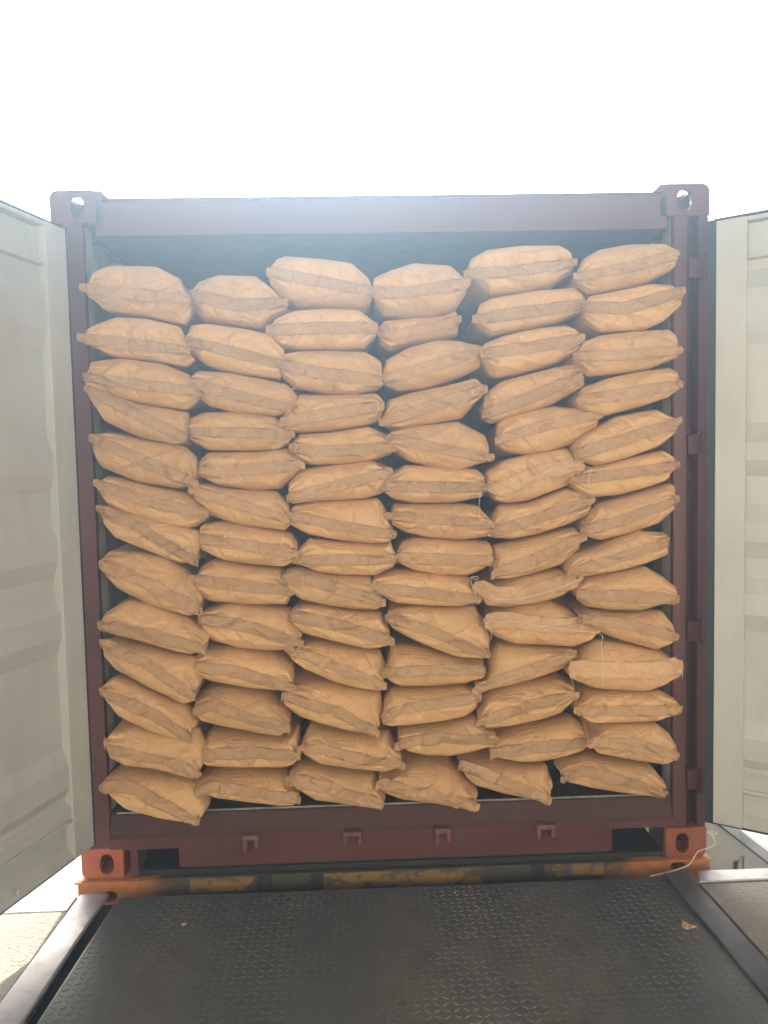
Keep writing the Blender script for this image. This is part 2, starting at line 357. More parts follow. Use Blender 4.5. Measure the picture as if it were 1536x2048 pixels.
# ================================================================ CONTAINER
W2, HT, LEN = 1.219, 2.591, 6.058
ct = empty('shipping_container'); tag(ct, 'open red shipping container packed with stacked brown paper sacks', 'shipping container')
def casting(sx, top, mat):
    z0 = HT - 0.118 if top else 0.0
    m = MB(); x0, x1 = (1.057, W2) if sx > 0 else (-W2, -1.057)
    # outer box with the outside corner rounded as seen from the front
    r = 0.028; zc = z0 + 0.118 if top else z0; prof = []
    ox = W2*sx; ix = 1.057*sx
    cz = zc - r if top else zc + r
    for i in range(7):
        a = math.pi/2*i/6
        prof.append((ox - sx*r + sx*r*math.sin(a), cz + (r*math.cos(a) if top else -r*math.cos(a))))
    oz = z0 if top else z0 + 0.118
    prof = [(ix, zc)] + prof + [(ox, oz), (ix, oz)]
    m.prism(prof, 0.0, 0.178, 'Y'); o = m.build('corner_casting', mat, None, 0.003)
    cut = []
    def oval(cx, cy, w, h, axis, a, b, n=20):
        p = []
        for i in range(n):
            an = 2*math.pi*i/n; ex = 1/0.62
            c, s = math.cos(an), math.sin(an)
            p.append((cx + w/2*math.copysign(abs(c)**(0.8), c), cy + h/2*math.copysign(abs(s)**(0.8), s)))
        q = MB(); q.prism(p, a, b, axis); cut.append(q.build('cutter', mat))
    q = MB(); q.box((min(ix, ox)+0.016, 0.014, z0+0.014), (max(ix, ox)-0.016, 0.164, z0+0.104)); cut.append(q.build('cutter', mat))
    oval(1.122*sx, z0 + 0.056, 0.054, 0.080, 'Y', -0.02, 0.05)
    oval(0.098, z0 + 0.056, 0.112, 0.060, 'X', min(ox, ox-sx*0.03)-0.01, max(ox, ox-sx*0.03)+0.01)
    if top: oval(1.138*sx, 0.089, 0.062, 0.120, 'Z', z0+0.08, z0+0.14)
    else: oval(1.138*sx, 0.089, 0.062, 0.120, 'Z', z0-0.02, z0+0.03)
    boolean(o, cut); o.parent = ct
    return o
casting(-1, True, M_RED); casting(1, True, M_RED)
casting(-1, False, M_ORANGE)['label'] = 'bright orange corner casting'
casting(1, False, M_RUST)['label'] = 'rusty orange brown corner casting'
# corner posts: inner flange, recess, outer strip, four hinge lugs
for sx in (-1, 1):
    m = MB()
    def xb(a, b): return (a, b) if sx > 0 else (-b, -a)
    xi = 1.083 if sx > 0 else 1.105
    xm = 1.137 if sx > 0 else 1.176; a, b = xb(xi, xm); m.box((a, 0.0, 0.118), (b, 0.032, HT - 0.118))
    a, b = xb(xm, 1.180); m.box((a, 0.055, 0.118), (b, 0.12, HT - 0.118))
    a, b = xb(1.180, 1.2175); m.box((a, 0.004, 0.118), (b, 0.12, HT - 0.118))
    m.build('corner_post', M_RED, ct, 0.006)
    l_ = MB(); a, b = xb(xi + 0.003, xm - 0.0005); l_.box((a, 0.0325, 0.2435), (b, 0.1205, 2.50)); l_.build('jamb_lining', M_WALL, ct, 0.008)
    for z in (0.31, 0.90, 1.62, 2.28):
        h = MB(); a, b = xb(1.139 if sx > 0 else 1.1805, 1.212); h.box((a, -0.006, z - 0.038), (b, 0.054, z + 0.038))
        h.tube([(sx*1.196, -0.012, z - 0.052), (sx*1.196, -0.012, z + 0.052)], 0.011, 10)
        h.build('hinge', M_RED, ct, 0.003)
# header and sill
m = MB(); m.prism([(0.0, 2.425), (0.0, 2.545), (0.012, 2.566), (0.14, 2.566), (0.14, 2.50), (0.10, 2.425)], -1.0565, 1.0565)
m.build('door_header', M_RED, ct, 0.004)
m = MB()
for sx in (-1, 1):
    m = MB(); m.prism([(0.0, 2.473), (0.0, 2.588), (0.178, 2.588), (0.178, 2.473)], sx*1.032, sx*1.0575)
    m.add([(sx*1.0325,0.002,2.56),(sx*1.0325,0.002,2.588),(sx*1.005,0.002,2.562),(sx*1.0325,.15,2.56),(sx*1.0325,.15,2.588),(sx*1.005,.15,2.562)],[(0,1,2),(3,5,4),(0,3,4,1),(1,4,5,2),(2,5,3,0)])
    m.build('header_end_plate', M_RED, ct)
m = MB()
m.prism([(-1.1045,.160),(-1.1045,.1185),(-1.0565,.1185),(-1.0565,.116),(-.842,.116),(-.842,.042),(.838,.042),(.838,.130),(1.0825,.130),(1.0825,.160)], -0.012, 0.16, 'Y')
m.build('door_sill', M_SILL, ct, 0.003); m = MB()
m.prism([(-0.0118, 0.1603), (-0.004, 0.172), (0.022, 0.236), (0.030, 0.242), (0.16, 0.242), (0.16, 0.1603)], -1.1045, 1.0825)
m.build('sill_ramp', M_SILLTOP, ct, 0.003)
m = MB(); m.box((-1.03, -0.004, 0.0), (-1.0, 0.1, 0.115)); m.build('gusset', M_SILL, ct, 0.002)
m = MB(); m.box((1.045, -0.004, 0.0), (1.0565, 0.1, 0.129)); m.build('gusset', M_SILL, ct, 0.002)
m = MB(); m.box((-1.0825, 0.022, 0.2425), (1.0825, 0.028, 0.2495)); m.build('threshold_edge', M_ZINC, ct, 0.001)
for i, x in enumerate((-0.563, -0.173, 0.173, 0.572)):
    m = MB(); w_ = 0.030 + 0.005*(i % 2)
    m.box((x - w_, -0.044, 0.152), (x + w_, -0.0125, 0.170))
    m.box((x - w_, -0.044, 0.106 + 0.010*(i % 2)), (x - w_ + 0.016, -0.0125, 0.1515)); m.box((x + w_ - 0.015, -0.040, 0.118), (x + w_, -0.0125, 0.1515))
    m.build('cam_keeper', M_KEEPER, ct, 0.003)
# walls, roof, floor
def corr(x_out, x_in, y0, y1, p=0.278):
    pts = []; y = y0
    while y < y1:
        for dy, x in ((0, x_in), (0.072, x_in), (0.139, x_out), (0.211, x_out)):
            if y + dy <= y1: pts.append((x, y + dy))
        y += p
    return pts
for sx in (-1, 1):
    p = corr(1.200, 1.164, 0.121, LEN)
    n = len(p); m = MB()
    vs = [(sx*x, y, 0.17) for x, y in p] + [(sx*x, y, 2.50) for x, y in p] + [(sx*(x+0.003), y, 0.17) for x, y in p] + [(sx*(x+0.003), y, 2.50) for x, y in p]
    fs = []
    for i in range(n-1): fs += [(i, i+1, n+i+1, n+i), (2*n+i, 3*n+i, 3*n+i+1, 2*n+i+1)]
    m.add(vs, fs); m.build('side_wall', M_WALL, ct)
    m = MB(); a, b = sorted((sx*1.150, sx*1.212)); m.box((a, 0.178, 2.50), (b, LEN, 2.56)); m.box((a, 0.178, 0.05), (b, LEN, 0.17)); m.build('side_rail', M_RED, ct)
    for z in (0.62, 1.02, 1.22, 1.30, 1.70):
        m = MB(); m.tube([(sx*1.162, 0.15, z - 0.010), (sx*1.150, 0.15, z - 0.012), (sx*1.146, 0.15, z), (sx*1.150, 0.15, z + 0.012), (sx*1.162, 0.15, z + 0.010)], 0.004, 6); m.build('lashing_ring', M_ZINC, ct)
m = MB(); m.box((-1.21, 0.141, 2.505), (1.21, LEN, 2.552)); m.build('roof', M_RED, ct)
m = MB(); m.box((-1.163, 0.161, 0.17), (1.163, LEN, 0.2445)); m.build('floor', M_FLOOR, ct)
m = MB(); m.box((-1.21, LEN-0.04, 0.05), (1.21, LEN, 2.50)); m.build('end_wall', M_WALL, ct)
# doors
def door(P0, ang, side):
    d = Vector((side*math.sin(ang), -math.cos(ang), 0)); out = Vector((side*math.cos(ang), math.sin(ang), 0))
    M = Matrix(((d.x, out.x, 0, P0[0]), (d.y, out.y, 0, P0[1]), (d.z, out.z, 1, 0), (0, 0, 0, 1)))
    zb, zt, Wd, th = 0.186, 2.420, 1.165, 0.050
    m = MB(); m.box((0, 0, zb), (0.100, th, zt), M); m.box((Wd-0.100, 0, zb), (Wd, th, zt), M)
    m.box((0.1001, 0.006, 2.272), (Wd-0.1001, th-0.002, 2.276), M)
    m.box((0.1001, 0.003, zt-0.016), (Wd-0.1001, th-0.002, zt-0.0005), M); m.box((0.1001, 0.036, 2.2755), (Wd-0.1001, 0.044, zt-0.0165), M)
    o = m.build('door_leaf', M_DOOR, ct, 0.004)
    o['label'] = 'left warm grey door swung nearly square to the opening' if side < 0 else 'right warm grey door swung wide open'
    # bottom rail: ledge, web and lower flange
    m = MB(); m.prism([(0.004, 0.322), (0.004, 0.334), (0.030, 0.3345), (0.046, 0.330), (0.046, 0.190), (0.004, 0.188), (0.004, 0.196), (0.036, 0.226), (0.036, 0.306)], 0.1003, Wd-0.1003, 'X', M)
    m.build('bottom_rail', M_DOOR, o, 0.0015)
    # horizontally corrugated panel
    zs = [(0.3345, 0), (0.375, 0), (0.392, 1), (0.408, 1), (0.447, 0), (0.529, 0), (0.590, 1), (0.925, 1), (0.990, 0), (1.070, 0), (1.124, 1), (1.196, 1), (1.258, 0), (1.333, 0), (1.397, 1), (1.496, 1), (1.556, 0), (1.618, 0), (1.690, 1), (1.97, 1), (2.05, 0), (2.17, 0), (2.235, 1), (2.272, 1)]
    zs = [(z, 0.012 if k == 0 else 0.035) for z, k in zs]
    m = MB(); n = len(zs); x0, x1 = 0.1002, Wd - 0.1002
    vs = [M @ Vector((x, y + e, z)) for e in (0, 0.002) for x in (x0, x1) for z, y in zs]
    fs = []
    for i in range(n-1): fs += [(i, i+1, n+i+1, n+i), (2*n+i, 3*n+i, 3*n+i+1, 2*n+i+1)]
    m.add(vs, fs); m.build('corrugated_panel', M_DOOR, o)
    # rubber seal round the leaf
    gw = 0.030 if side > 0 else 0.012
    m = MB(); m.box((-gw, 0.002, zb - 0.006), (-0.0005, 0.012, zt + 0.006), M); m.box((-0.01, 0.016, zb - 0.012), (Wd, 0.034, zb - 0.001), M); m.box((-0.01, 0.016, zt + 0.001), (Wd, 0.034, zt + 0.014), M); m.box((Wd+0.0005, 0.002, zb), (Wd + 0.03, 0.012, zt), M)
    m.build('rubber_seal', M_GASKET, o, 0.001)
    for x in (0.22, 0.366, 0.6, 0.85):
        m = MB(); a = M @ Vector((x, 0.006, 0.214)); b = M @ Vector((x, -0.004, 0.214)); m.tube([a, b], 0.008, 8); m.build('seal_bolt', M_DOOR, o)
    # welded scuffs where the corrugations meet the frame
    # locking bars on the outer face
    for x in (0.30, 0.86):
        m = MB(); m.tube([M @ Vector((x, th + 0.03, zb - 0.02)), M @ Vector((x, th + 0.03, zt + 0.02))], 0.016, 10); m.build('lock_rod', M_ZINC, o, smooth=True)
        m = MB()
        for z in (0.42, 1.0, 1.6, 2.2): m.box((x-0.03, th+0.0005, z-0.03), (x+0.03, th + 0.014, z+0.03), M)
        m.build('rod_bracket', M_RED, o, 0.002)
    return o
door((-1.128, -0.10), R(18.3), -1)
door((1.1955, -0.10), R(57), 1)

# ---------------------------------------------------------------- chassis under the container
ch = empty('container_chassis', (0, 0.1, -1.35)); tag(ch, 'grimy orange and black trailer chassis carrying the container', 'trailer')
m = MB(); m.box((-1.232, -0.014, -0.16), (1.228, 0.20, -0.0005)); bo = m.build('bolster', M_BEAM, None, 0.004)
cut = []
for x, z in ((-1.112, -0.064), (1.10, -0.030)):
    q = MB(); q.prism([(x + 0.030*math.cos(2*math.pi*i/20), z + 0.022*math.sin(2*math.pi*i/20)) for i in range(20)], -0.05, 0.15, 'Y'); cut.append(q.build('cutter', M_BEAM))
boolean(bo, cut); rel(bo, ch)
m = MB(); m.box((-1.240, -0.022, -0.008), (-0.92, -0.0145, -0.0008)); rel(m.build('bolster_lip', M_BEAM, None, 0.001), ch)
m = MB(); m.box((0.80, -0.022, -0.008), (1.236, -0.0145, -0.0008)); rel(m.build('bolster_lip', M_BEAM, None, 0.001), ch)
m = MB(); m.box((-1.03, 0.012, 0.0002), (1.05, 0.30, 0.020)); rel(m.build('top_plate', M_BLACK), ch)
m = MB(); m.box((-0.84, 0.02, 0.0205), (0.84, 0.06, 0.0415)); rel(m.build('spacer_bar', M_BLACK), ch)
for (x0, x1, z0, z1) in ((-0.803, -0.556, -0.058, -0.006), (-0.331, 0.335, -0.066, -0.004), (0.560, 0.805, -0.050, -0.002)):
    m = MB(); m.box((x0, -0.0175, z0), (x1, -0.0145, z1)); o = m.build('yellow_mark', M_PATCH, None); rel(o, ch)
for x in (-0.62, -0.42, 0.44):
    m = MB(); m.box((x + 0.08, -0.024, -0.07), (x + 0.13, -0.0145, -0.002)); rel(m.build('weld_block', M_BLACK, None, 0.002), ch)
for sx in (-0.45, 0.45):
    m = MB(); m.box((sx - 0.06, 0.201, -0.45), (sx + 0.06, 6.0, -0.05)); rel(m.build('main_beam', M_BLACK), ch)
for y in (1.2, 2.5):
    for sx in (-1, 1):
        m = MB(); m.tube([(sx*0.95, y, -0.85), (sx*1.18, y, -0.85)], 0.48, 28); o = m.build('wheel', M_GASKET, None, 0.03); rel(o, ch)
    m = MB(); m.tube([(-0.95, y, -0.85), (0.95, y, -0.85)], 0.06, 10); rel(m.build('axle', M_BLACK), ch)
    m = MB(); m.box((-0.5, y-0.05, -0.86), (-0.4, y+0.05, -0.44)); m.box((0.4, y-0.05, -0.86), (0.5, y+0.05, -0.44)); rel(m.build('axle_bracket', M_BLACK), ch)

# ---------------------------------------------------------------- loose string by the right casting
def smooth_path(pts, k=4):
    pts = [Vector(p) for p in pts]; out = []
    for i in range(len(pts)-1):
        p0, p1, p2, p3 = pts[max(i-1, 0)], pts[i], pts[i+1], pts[min(i+2, len(pts)-1)]
        for j in range(k):
            t = j/k; out.append(0.5*((2*p1) + (p2-p0)*t + (2*p0-5*p1+4*p2-p3)*t*t + (3*p1-p0-3*p2+p3)*t**3))
    return out + [pts[-1]]
m = MB(); m.tube(smooth_path([(0.9579, -0.09, -0.02), (1.049, -0.08, -0.0094), (1.1201, -0.06, 0.0005), (1.1506, -0.04, 0.0183), (1.1669, -0.03, 0.0324), (1.1827, -0.03, 0.0419), (1.2321, -0.03, 0.0561), (1.2359, -0.03, 0.0841), (1.2199, -0.03, 0.1048), (1.2108, -0.02, 0.1161), (1.2315, -0.01, 0.0961), (1.2514, -0.01, 0.0914), (1.2474, -0.01, 0.1016), (1.2163, 0.0, 0.0997)], 4), 0.0024, 6)
tag(m.build('loose_string', M_THREAD, smooth=True), 'loose white string dangling over the bottom right corner casting', 'string')

# ================================================================ SACKS
DATA = [
(1,1,-0.088,0.034,0.06,[-1071,2212,-1055,2283,-991,2304,-828,2300,-742,2254,-704,2164],[-1072,2213,-1059,2188,-1026,2150,-881,2125,-735,2092,-709,2131,-705,2165],[-1076,2216,-954,2193,-707,2168],0.0299,0.0),
(1,2,-0.096,0.045,0.06,[-1079,2037,-1078,2086,-981,2122,-874,2116,-749,2085,-715,1985],[-1079,2037,-1063,2019,-1011,1984,-847,1963,-739,1939,-696,1966,-716,1986],[-1084,2040,-719,1988],0.0265,0.0),
(1,3,-0.088,0.054,0.06,[-1086,1906,-1084,1967,-974,1978,-822,1955,-728,1916,-688,1846],[-1086,1906,-1100,1882,-1020,1839,-868,1801,-741,1783,-698,1819,-688,1846],[-1091,1908,-874,1874,-691,1847],0.0,0.0),
(1,4,-0.105,0.061,0.06,[-1076,1856,-1069,1872,-915,1810,-731,1776,-738,1677],[-1076,1856,-1076,1819,-1038,1749,-919,1689,-777,1655,-738,1677],[-1080,1857,-911,1768,-741,1677],0.0033,0.008),
(1,5,-0.098,0.071,0.06,[-1075,1689,-1026,1712,-887,1679,-752,1653,-709,1607,-710,1517],[-1075,1689,-1083,1628,-1060,1582,-928,1524,-774,1495,-710,1517],[-1079,1689,-907,1611,-712,1517],0.0053,0.0066),
(1,6,-0.103,0.081,0.06,[-1057,1516,-1040,1551,-908,1517,-747,1481,-680,1402],[-1056,1516,-1054,1473,-1033,1436,-907,1385,-767,1347,-713,1358,-679,1402],[-1060,1516,-887,1452,-682,1401],0.0033,0.0),
(1,7,-0.111,0.059,0.055,[-1048,1427,-1026,1436,-904,1398,-713,1342,-707,1283,-720,1231],[-1047,1427,-1052,1376,-1015,1323,-908,1275,-780,1222,-720,1231],[-1052,1427,-913,1364,-723,1229],0.0,0.0066),
(1,8,-0.1,0.085,0.054,[-1062,1227,-1048,1273,-946,1266,-836,1249,-747,1167,-704,1091,-713,1048],[-1060,1228,-1054,1181,-1020,1136,-894,1064,-757,1022,-712,1048],[-1065,1226,-900,1158,-715,1046],0.0066,0.0053),
(1,9,-0.111,0.085,0.049,[-1069,1012,-1062,1047,-989,1089,-899,1073,-764,1016,-693,968,-683,935,-693,909],[-1068,1013,-1046,970,-946,940,-831,904,-751,880,-692,910],[-1073,1010,-879,976,-695,907],0.0033,0.0033),
(1,10,-0.102,0.085,0.048,[-1067,936,-1056,942,-967,919,-865,892,-750,864,-720,776,-742,731],[-1065,937,-1075,885,-1038,833,-909,755,-790,694,-759,706,-741,732],[-1070,934,-915,858,-744,728],0.0135,0.0049),
(1,11,-0.11,0.085,0.042,[-1071,768,-1048,804,-977,777,-870,720,-786,686,-739,616,-760,581],[-1070,770,-1061,716,-1029,662,-911,596,-803,564,-759,583],[-1075,765,-896,678,-763,578],0.0049,0.0),
(1,12,-0.11,0.085,0.036,[-1065,576,-1059,594,-990,613,-875,589,-746,597,-718,533,-724,454,-736,445],[-1063,579,-1069,508,-1011,475,-891,455,-796,424,-758,417,-734,448],[-1069,573,-1040,543,-856,503,-821,489,-738,441],0.0049,0.0),
(1,13,-0.075,0.099,0.015,[-1103,385,-1102,406,-1019,429,-895,402,-759,368,-715,289,-735,252,-752,243],[-1099,389,-1063,340,-1023,301,-903,262,-831,247,-769,238,-750,248],[-1106,381,-997,388,-908,329,-754,239],0.0031,0.0061),
(2,1,-0.038,0.035,0.09,[-719,2199,-690,2253,-618,2279,-477,2272,-426,2233,-381,2185,-370,2164],[-720,2200,-729,2167,-681,2120,-576,2099,-458,2082,-430,2119,-353,2152,-371,2165],[-722,2202,-558,2164,-372,2167],0.0119,0.0066),
(2,2,-0.06,0.047,0.075,[-733,2031,-722,2095,-661,2101,-514,2079,-431,2058,-377,1996,-388,1936],[-734,2032,-734,1999,-666,1947,-550,1916,-396,1893,-388,1937],[-736,2033,-561,1986,-389,1938],0.0,0.0066),
(2,3,-0.061,0.057,0.061,[-738,1886,-701,1932,-598,1924,-476,1899,-372,1875,-335,1828,-351,1779],[-738,1886,-729,1855,-669,1800,-552,1768,-402,1758,-351,1780],[-741,1887,-566,1834,-352,1781],0.0033,0.0),
(2,4,-0.055,0.065,0.07,[-751,1705,-755,1753,-691,1779,-560,1779,-423,1756,-367,1718,-364,1684],[-751,1705,-734,1668,-678,1636,-546,1631,-414,1631,-372,1656,-364,1684],[-754,1705,-365,1684],0.0265,0.0),
(2,5,-0.051,0.073,0.073,[-707,1560,-708,1604,-679,1630,-488,1629,-375,1640,-329,1579],[-707,1560,-710,1542,-657,1507,-526,1484,-413,1485,-340,1550,-329,1579],[-710,1560,-512,1567,-330,1579],0.0199,0.0066),
(2,6,-0.06,0.082,0.068,[-726,1488,-707,1519,-605,1493,-427,1479,-381,1434,-373,1372],[-726,1488,-729,1450,-685,1396,-568,1353,-395,1328,-373,1372],[-729,1488,-579,1443,-374,1372],0.0133,0.0),
(2,7,-0.064,0.091,0.065,[-724,1313,-709,1365,-630,1370,-498,1343,-379,1320,-352,1280,-352,1244],[-723,1313,-713,1265,-637,1225,-532,1206,-406,1192,-371,1210,-352,1245],[-726,1312,-520,1279,-353,1243],0.008,0.0033),
(2,8,-0.051,0.1,0.06,[-736,1157,-720,1204,-673,1227,-539,1200,-418,1183,-387,1125,-379,1105],[-735,1158,-740,1108,-697,1068,-538,1050,-398,1047,-378,1105],[-738,1156,-379,1103],0.0232,0.0),
(2,9,-0.073,0.111,0.054,[-719,1015,-701,1038,-623,1059,-509,1045,-381,1027,-342,929,-353,912],[-717,1017,-716,969,-687,925,-584,892,-462,878,-400,880,-352,914],[-720,1014,-528,980,-354,911],0.0033,0.0),
(2,10,-0.053,0.111,0.045,[-763,833,-762,851,-703,888,-578,881,-447,849,-385,802,-381,762,-384,738],[-761,835,-761,800,-701,766,-554,733,-418,719,-383,740],[-764,831,-611,811,-385,736],0.0049,0.0),
(2,11,-0.067,0.124,0.042,[-755,660,-760,699,-703,731,-602,725,-489,702,-415,648,-395,603,-397,586],[-753,663,-733,617,-654,594,-545,569,-440,549,-396,590],[-756,658,-686,687,-525,627,-397,584],0.0031,0.0),
(2,12,-0.071,0.138,0.036,[-745,486,-744,525,-711,563,-578,546,-432,528,-374,565,-367,497,-365,482],[-742,491,-718,447,-597,437,-425,431,-387,443,-364,487],[-746,485,-693,501,-528,498,-365,481],0.0049,0.0049),
(2,13,-0.06,0.114,0.031,[-754,354,-761,378,-708,402,-549,395,-423,383,-398,328,-372,312],[-751,358,-694,319,-571,298,-448,279,-392,279,-371,317],[-755,351,-687,378,-535,343,-372,309],0.0092,0.0061),
(3,1,-0.049,0.03,0.102,[-426,2278,-399,2327,-367,2339,-238,2328,-123,2311,-60,2252,-50,2202],[-427,2280,-432,2247,-392,2200,-346,2170,-247,2162,-78,2155,-54,2175,-50,2204],[-428,2282,-239,2245,-50,2206],0.0033,0.0),
(3,2,-0.041,0.042,0.074,[-432,2065,-414,2114,-349,2146,-231,2152,-101,2146,-50,2101,-39,2067],[-433,2066,-429,2063,-402,2017,-316,2003,-184,2000,-85,2002,-44,2047,-39,2068],[-434,2068,-39,2070],0.0033,0.0033),
(3,3,-0.06,0.052,0.078,[-394,1943,-384,1986,-326,1996,-183,1994,-79,1989,-21,1952,-20,1872],[-395,1943,-396,1903,-346,1860,-241,1839,-135,1832,-42,1847,-20,1873],[-396,1945,-248,1905,-20,1874],0.0146,0.0),
(3,4,-0.054,0.061,0.07,[-390,1733,-385,1778,-332,1839,-220,1834,-43,1837,-24,1816,-20,1783],[-390,1733,-381,1706,-350,1695,-224,1699,-85,1717,-31,1732,-20,1783],[-391,1733,-220,1758,-20,1784],0.0033,0.0053),
(3,5,-0.056,0.069,0.062,[-359,1641,-338,1690,-230,1694,-76,1715,-13,1686,9,1633],[-359,1641,-349,1604,-303,1575,-194,1574,-73,1583,7,1609,9,1633],[-360,1642,-228,1626,10,1634],0.0,0.0),
(3,6,-0.065,0.077,0.072,[-377,1458,-384,1507,-329,1559,-201,1573,-66,1589,-29,1566,2,1546],[-377,1458,-362,1430,-268,1437,-95,1442,-24,1463,2,1546],[-379,1457,-219,1495,2,1546],0.0,0.0064),
(3,7,-0.061,0.086,0.064,[-374,1390,-364,1423,-288,1436,-108,1439,-44,1444,-6,1384,1,1334,8,1310],[-373,1391,-378,1351,-316,1313,-208,1288,-86,1273,-13,1271,8,1310],[-375,1390,-204,1351,9,1309],0.0051,0.0115),
(3,8,-0.072,0.094,0.063,[-348,1230,-347,1265,-311,1298,-209,1283,-22,1268,-2,1284,16,1222],[-348,1230,-348,1206,-287,1172,-192,1157,-64,1151,7,1182,15,1223],[-349,1229,16,1221],0.0224,0.0),
(3,9,-0.073,0.082,0.059,[-400,1154,-396,1184,-352,1191,-244,1162,-83,1148,-46,1079,-45,1056],[-400,1155,-390,1109,-347,1068,-246,1043,-144,1027,-61,1021,-45,1056],[-401,1153,-278,1137,-45,1054],0.0077,0.0179),
(3,10,-0.069,0.105,0.054,[-383,1013,-370,1037,-319,1049,-196,1025,-40,1005,-13,941,-13,910],[-382,1014,-381,975,-338,939,-217,903,-96,872,-44,880,-13,911],[-384,1012,-195,969,-13,908],0.0,0.0179),
(3,11,-0.058,0.119,0.048,[-398,885,-362,896,-306,901,-174,875,-48,849,-28,790,-40,735],[-397,887,-389,841,-348,806,-226,746,-127,718,-65,712,-41,737],[-398,884,-222,816,-40,733],0.0074,0.0123),
(3,12,-0.064,0.105,0.042,[-422,714,-385,735,-316,743,-215,727,-52,693,-42,615,-52,574,-69,564],[-421,717,-424,670,-364,622,-273,587,-168,558,-106,550,-69,567],[-422,712,-226,656,-69,562],0.0049,0.0049),
(3,13,-0.066,0.119,0.037,[-359,516,-349,527,-334,569,-221,539,-81,522,-29,539,20,459,22,440],[-358,520,-355,482,-295,438,-171,415,-47,397,-4,412,22,444],[-359,514,-291,518,-157,474,22,437],0.0154,0.0),
(3,14,-0.06,0.102,0.031,[-409,384,-394,404,-357,424,-237,394,-84,373,-53,316,-39,281,-57,279],[-408,387,-372,339,-311,296,-225,283,-138,267,-76,261,-57,283],[-410,380,-265,355,-57,275],0.0123,0.0049),
(4,1,-0.046,0.032,0.101,[-50,2199,-46,2256,6,2279,104,2309,241,2298,279,2260,294,2224],[-50,2201,-34,2164,-8,2129,58,2122,186,2126,267,2148,302,2200,296,2226],[-50,2203,93,2200,297,2228],0.0033,0.01),
(4,2,0.017,0.041,0.08,[-34,2071,-9,2113,85,2122,220,2130,266,2148,274,2108],[-34,2072,-23,2027,11,2000,106,2025,223,2044,277,2056,274,2109],[-34,2074,49,2059,276,2111],0.0119,0.0053),
(4,3,-0.045,0.05,0.085,[-22,1884,-10,1957,80,2004,179,2029,265,2027,341,2004,350,1982],[-21,1884,-2,1861,45,1842,146,1851,267,1888,355,1926,351,1983],[-21,1885,140,1922,352,1984],0.0,0.0),
(4,4,-0.051,0.059,0.076,[-21,1732,-3,1810,77,1835,210,1859,329,1887,348,1857,354,1844],[-21,1732,1,1705,48,1700,142,1713,276,1734,349,1811,354,1844],[-21,1733,137,1780,356,1845],0.0053,0.0146),
(4,5,-0.066,0.069,0.074,[0,1661,8,1692,73,1710,260,1726,365,1671,377,1623,365,1585],[0,1661,17,1619,74,1579,183,1548,266,1539,342,1567,366,1585],[0,1662,145,1630,367,1585],0.0032,0.0224),
(4,6,-0.06,0.077,0.066,[-22,1493,-4,1527,55,1567,190,1558,332,1545,359,1519,353,1480],[-22,1493,-19,1464,7,1440,84,1422,238,1419,347,1439,352,1480],[-22,1493,354,1480],0.016,0.0),
(4,7,-0.061,0.086,0.068,[0,1373,10,1420,85,1418,280,1415,332,1409,370,1364,371,1336],[0,1373,4,1342,50,1313,146,1288,275,1277,365,1287,371,1336],[1,1373,141,1361,373,1335],0.0256,0.0),
(4,8,-0.053,0.094,0.064,[17,1226,37,1272,84,1290,214,1281,372,1270,389,1244,381,1207],[16,1227,24,1199,79,1166,176,1144,293,1139,352,1163,380,1208],[17,1225,383,1206],0.0,0.0),
(4,9,-0.056,0.101,0.053,[-73,1117,-68,1145,16,1166,147,1153,298,1133,318,1088,322,1058],[-73,1118,-53,1079,11,1043,140,1030,257,1023,307,1042,321,1059],[-73,1116,105,1089,324,1057],0.0096,0.0077),
(4,10,-0.067,0.112,0.053,[-21,996,5,1019,66,1030,178,1022,316,1023,368,945,376,893,355,850],[-21,997,-4,950,88,895,212,841,261,827,334,829,354,852],[-20,995,133,946,356,848],0.0032,0.0096),
(4,11,-0.05,0.118,0.048,[-36,779,-23,806,-9,872,93,862,272,812,347,809,344,777],[-36,781,-14,739,23,720,148,718,274,725,341,746,343,779],[-36,777,114,788,345,775],0.0049,0.0031),
(4,12,-0.071,0.117,0.043,[-50,605,-39,666,-13,703,89,700,280,711,308,689,317,684],[-50,608,-25,578,50,575,174,587,268,603,312,635,315,686],[-50,603,12,647,141,666,318,682],0.0,0.0111),
(4,13,-0.064,0.095,0.038,[10,514,11,543,85,557,212,569,315,591,352,541,388,526,383,521],[10,517,48,474,110,457,204,450,298,465,372,484,382,523],[10,511,164,541,384,518],0.0049,0.0061),
(4,14,-0.06,0.147,0.031,[-68,363,-46,361,21,393,86,411,216,403,280,338,325,284,300,265],[-69,369,-49,316,13,290,106,274,231,250,298,272],[-68,362,105,330,300,264],0.0031,0.0184),
(5,1,-0.051,0.03,0.093,[295,2260,315,2319,377,2352,508,2365,647,2364,687,2335,687,2294],[297,2262,338,2234,394,2195,520,2203,631,2224,698,2273,689,2296],[298,2264,501,2275,691,2298],0.0,0.0219),
(5,2,-0.047,0.037,0.077,[330,2098,345,2155,392,2178,548,2202,703,2212,732,2186,732,2146],[331,2099,344,2076,390,2042,516,2061,635,2086,744,2123,733,2147],[333,2102,737,2150],0.0,0.0),
(5,3,-0.061,0.046,0.093,[347,1962,357,2009,436,2039,561,2064,670,2073,707,2056,714,2012],[348,1963,367,1923,404,1883,515,1902,634,1935,713,1965,716,2013],[349,1964,534,1984,719,2015],0.0,0.0),
(5,4,-0.051,0.056,0.078,[354,1751,363,1828,430,1873,564,1906,682,1930,719,1928,726,1886],[354,1751,370,1723,387,1713,512,1745,632,1786,744,1845,727,1887],[356,1752,534,1812,730,1888],0.0,0.0),
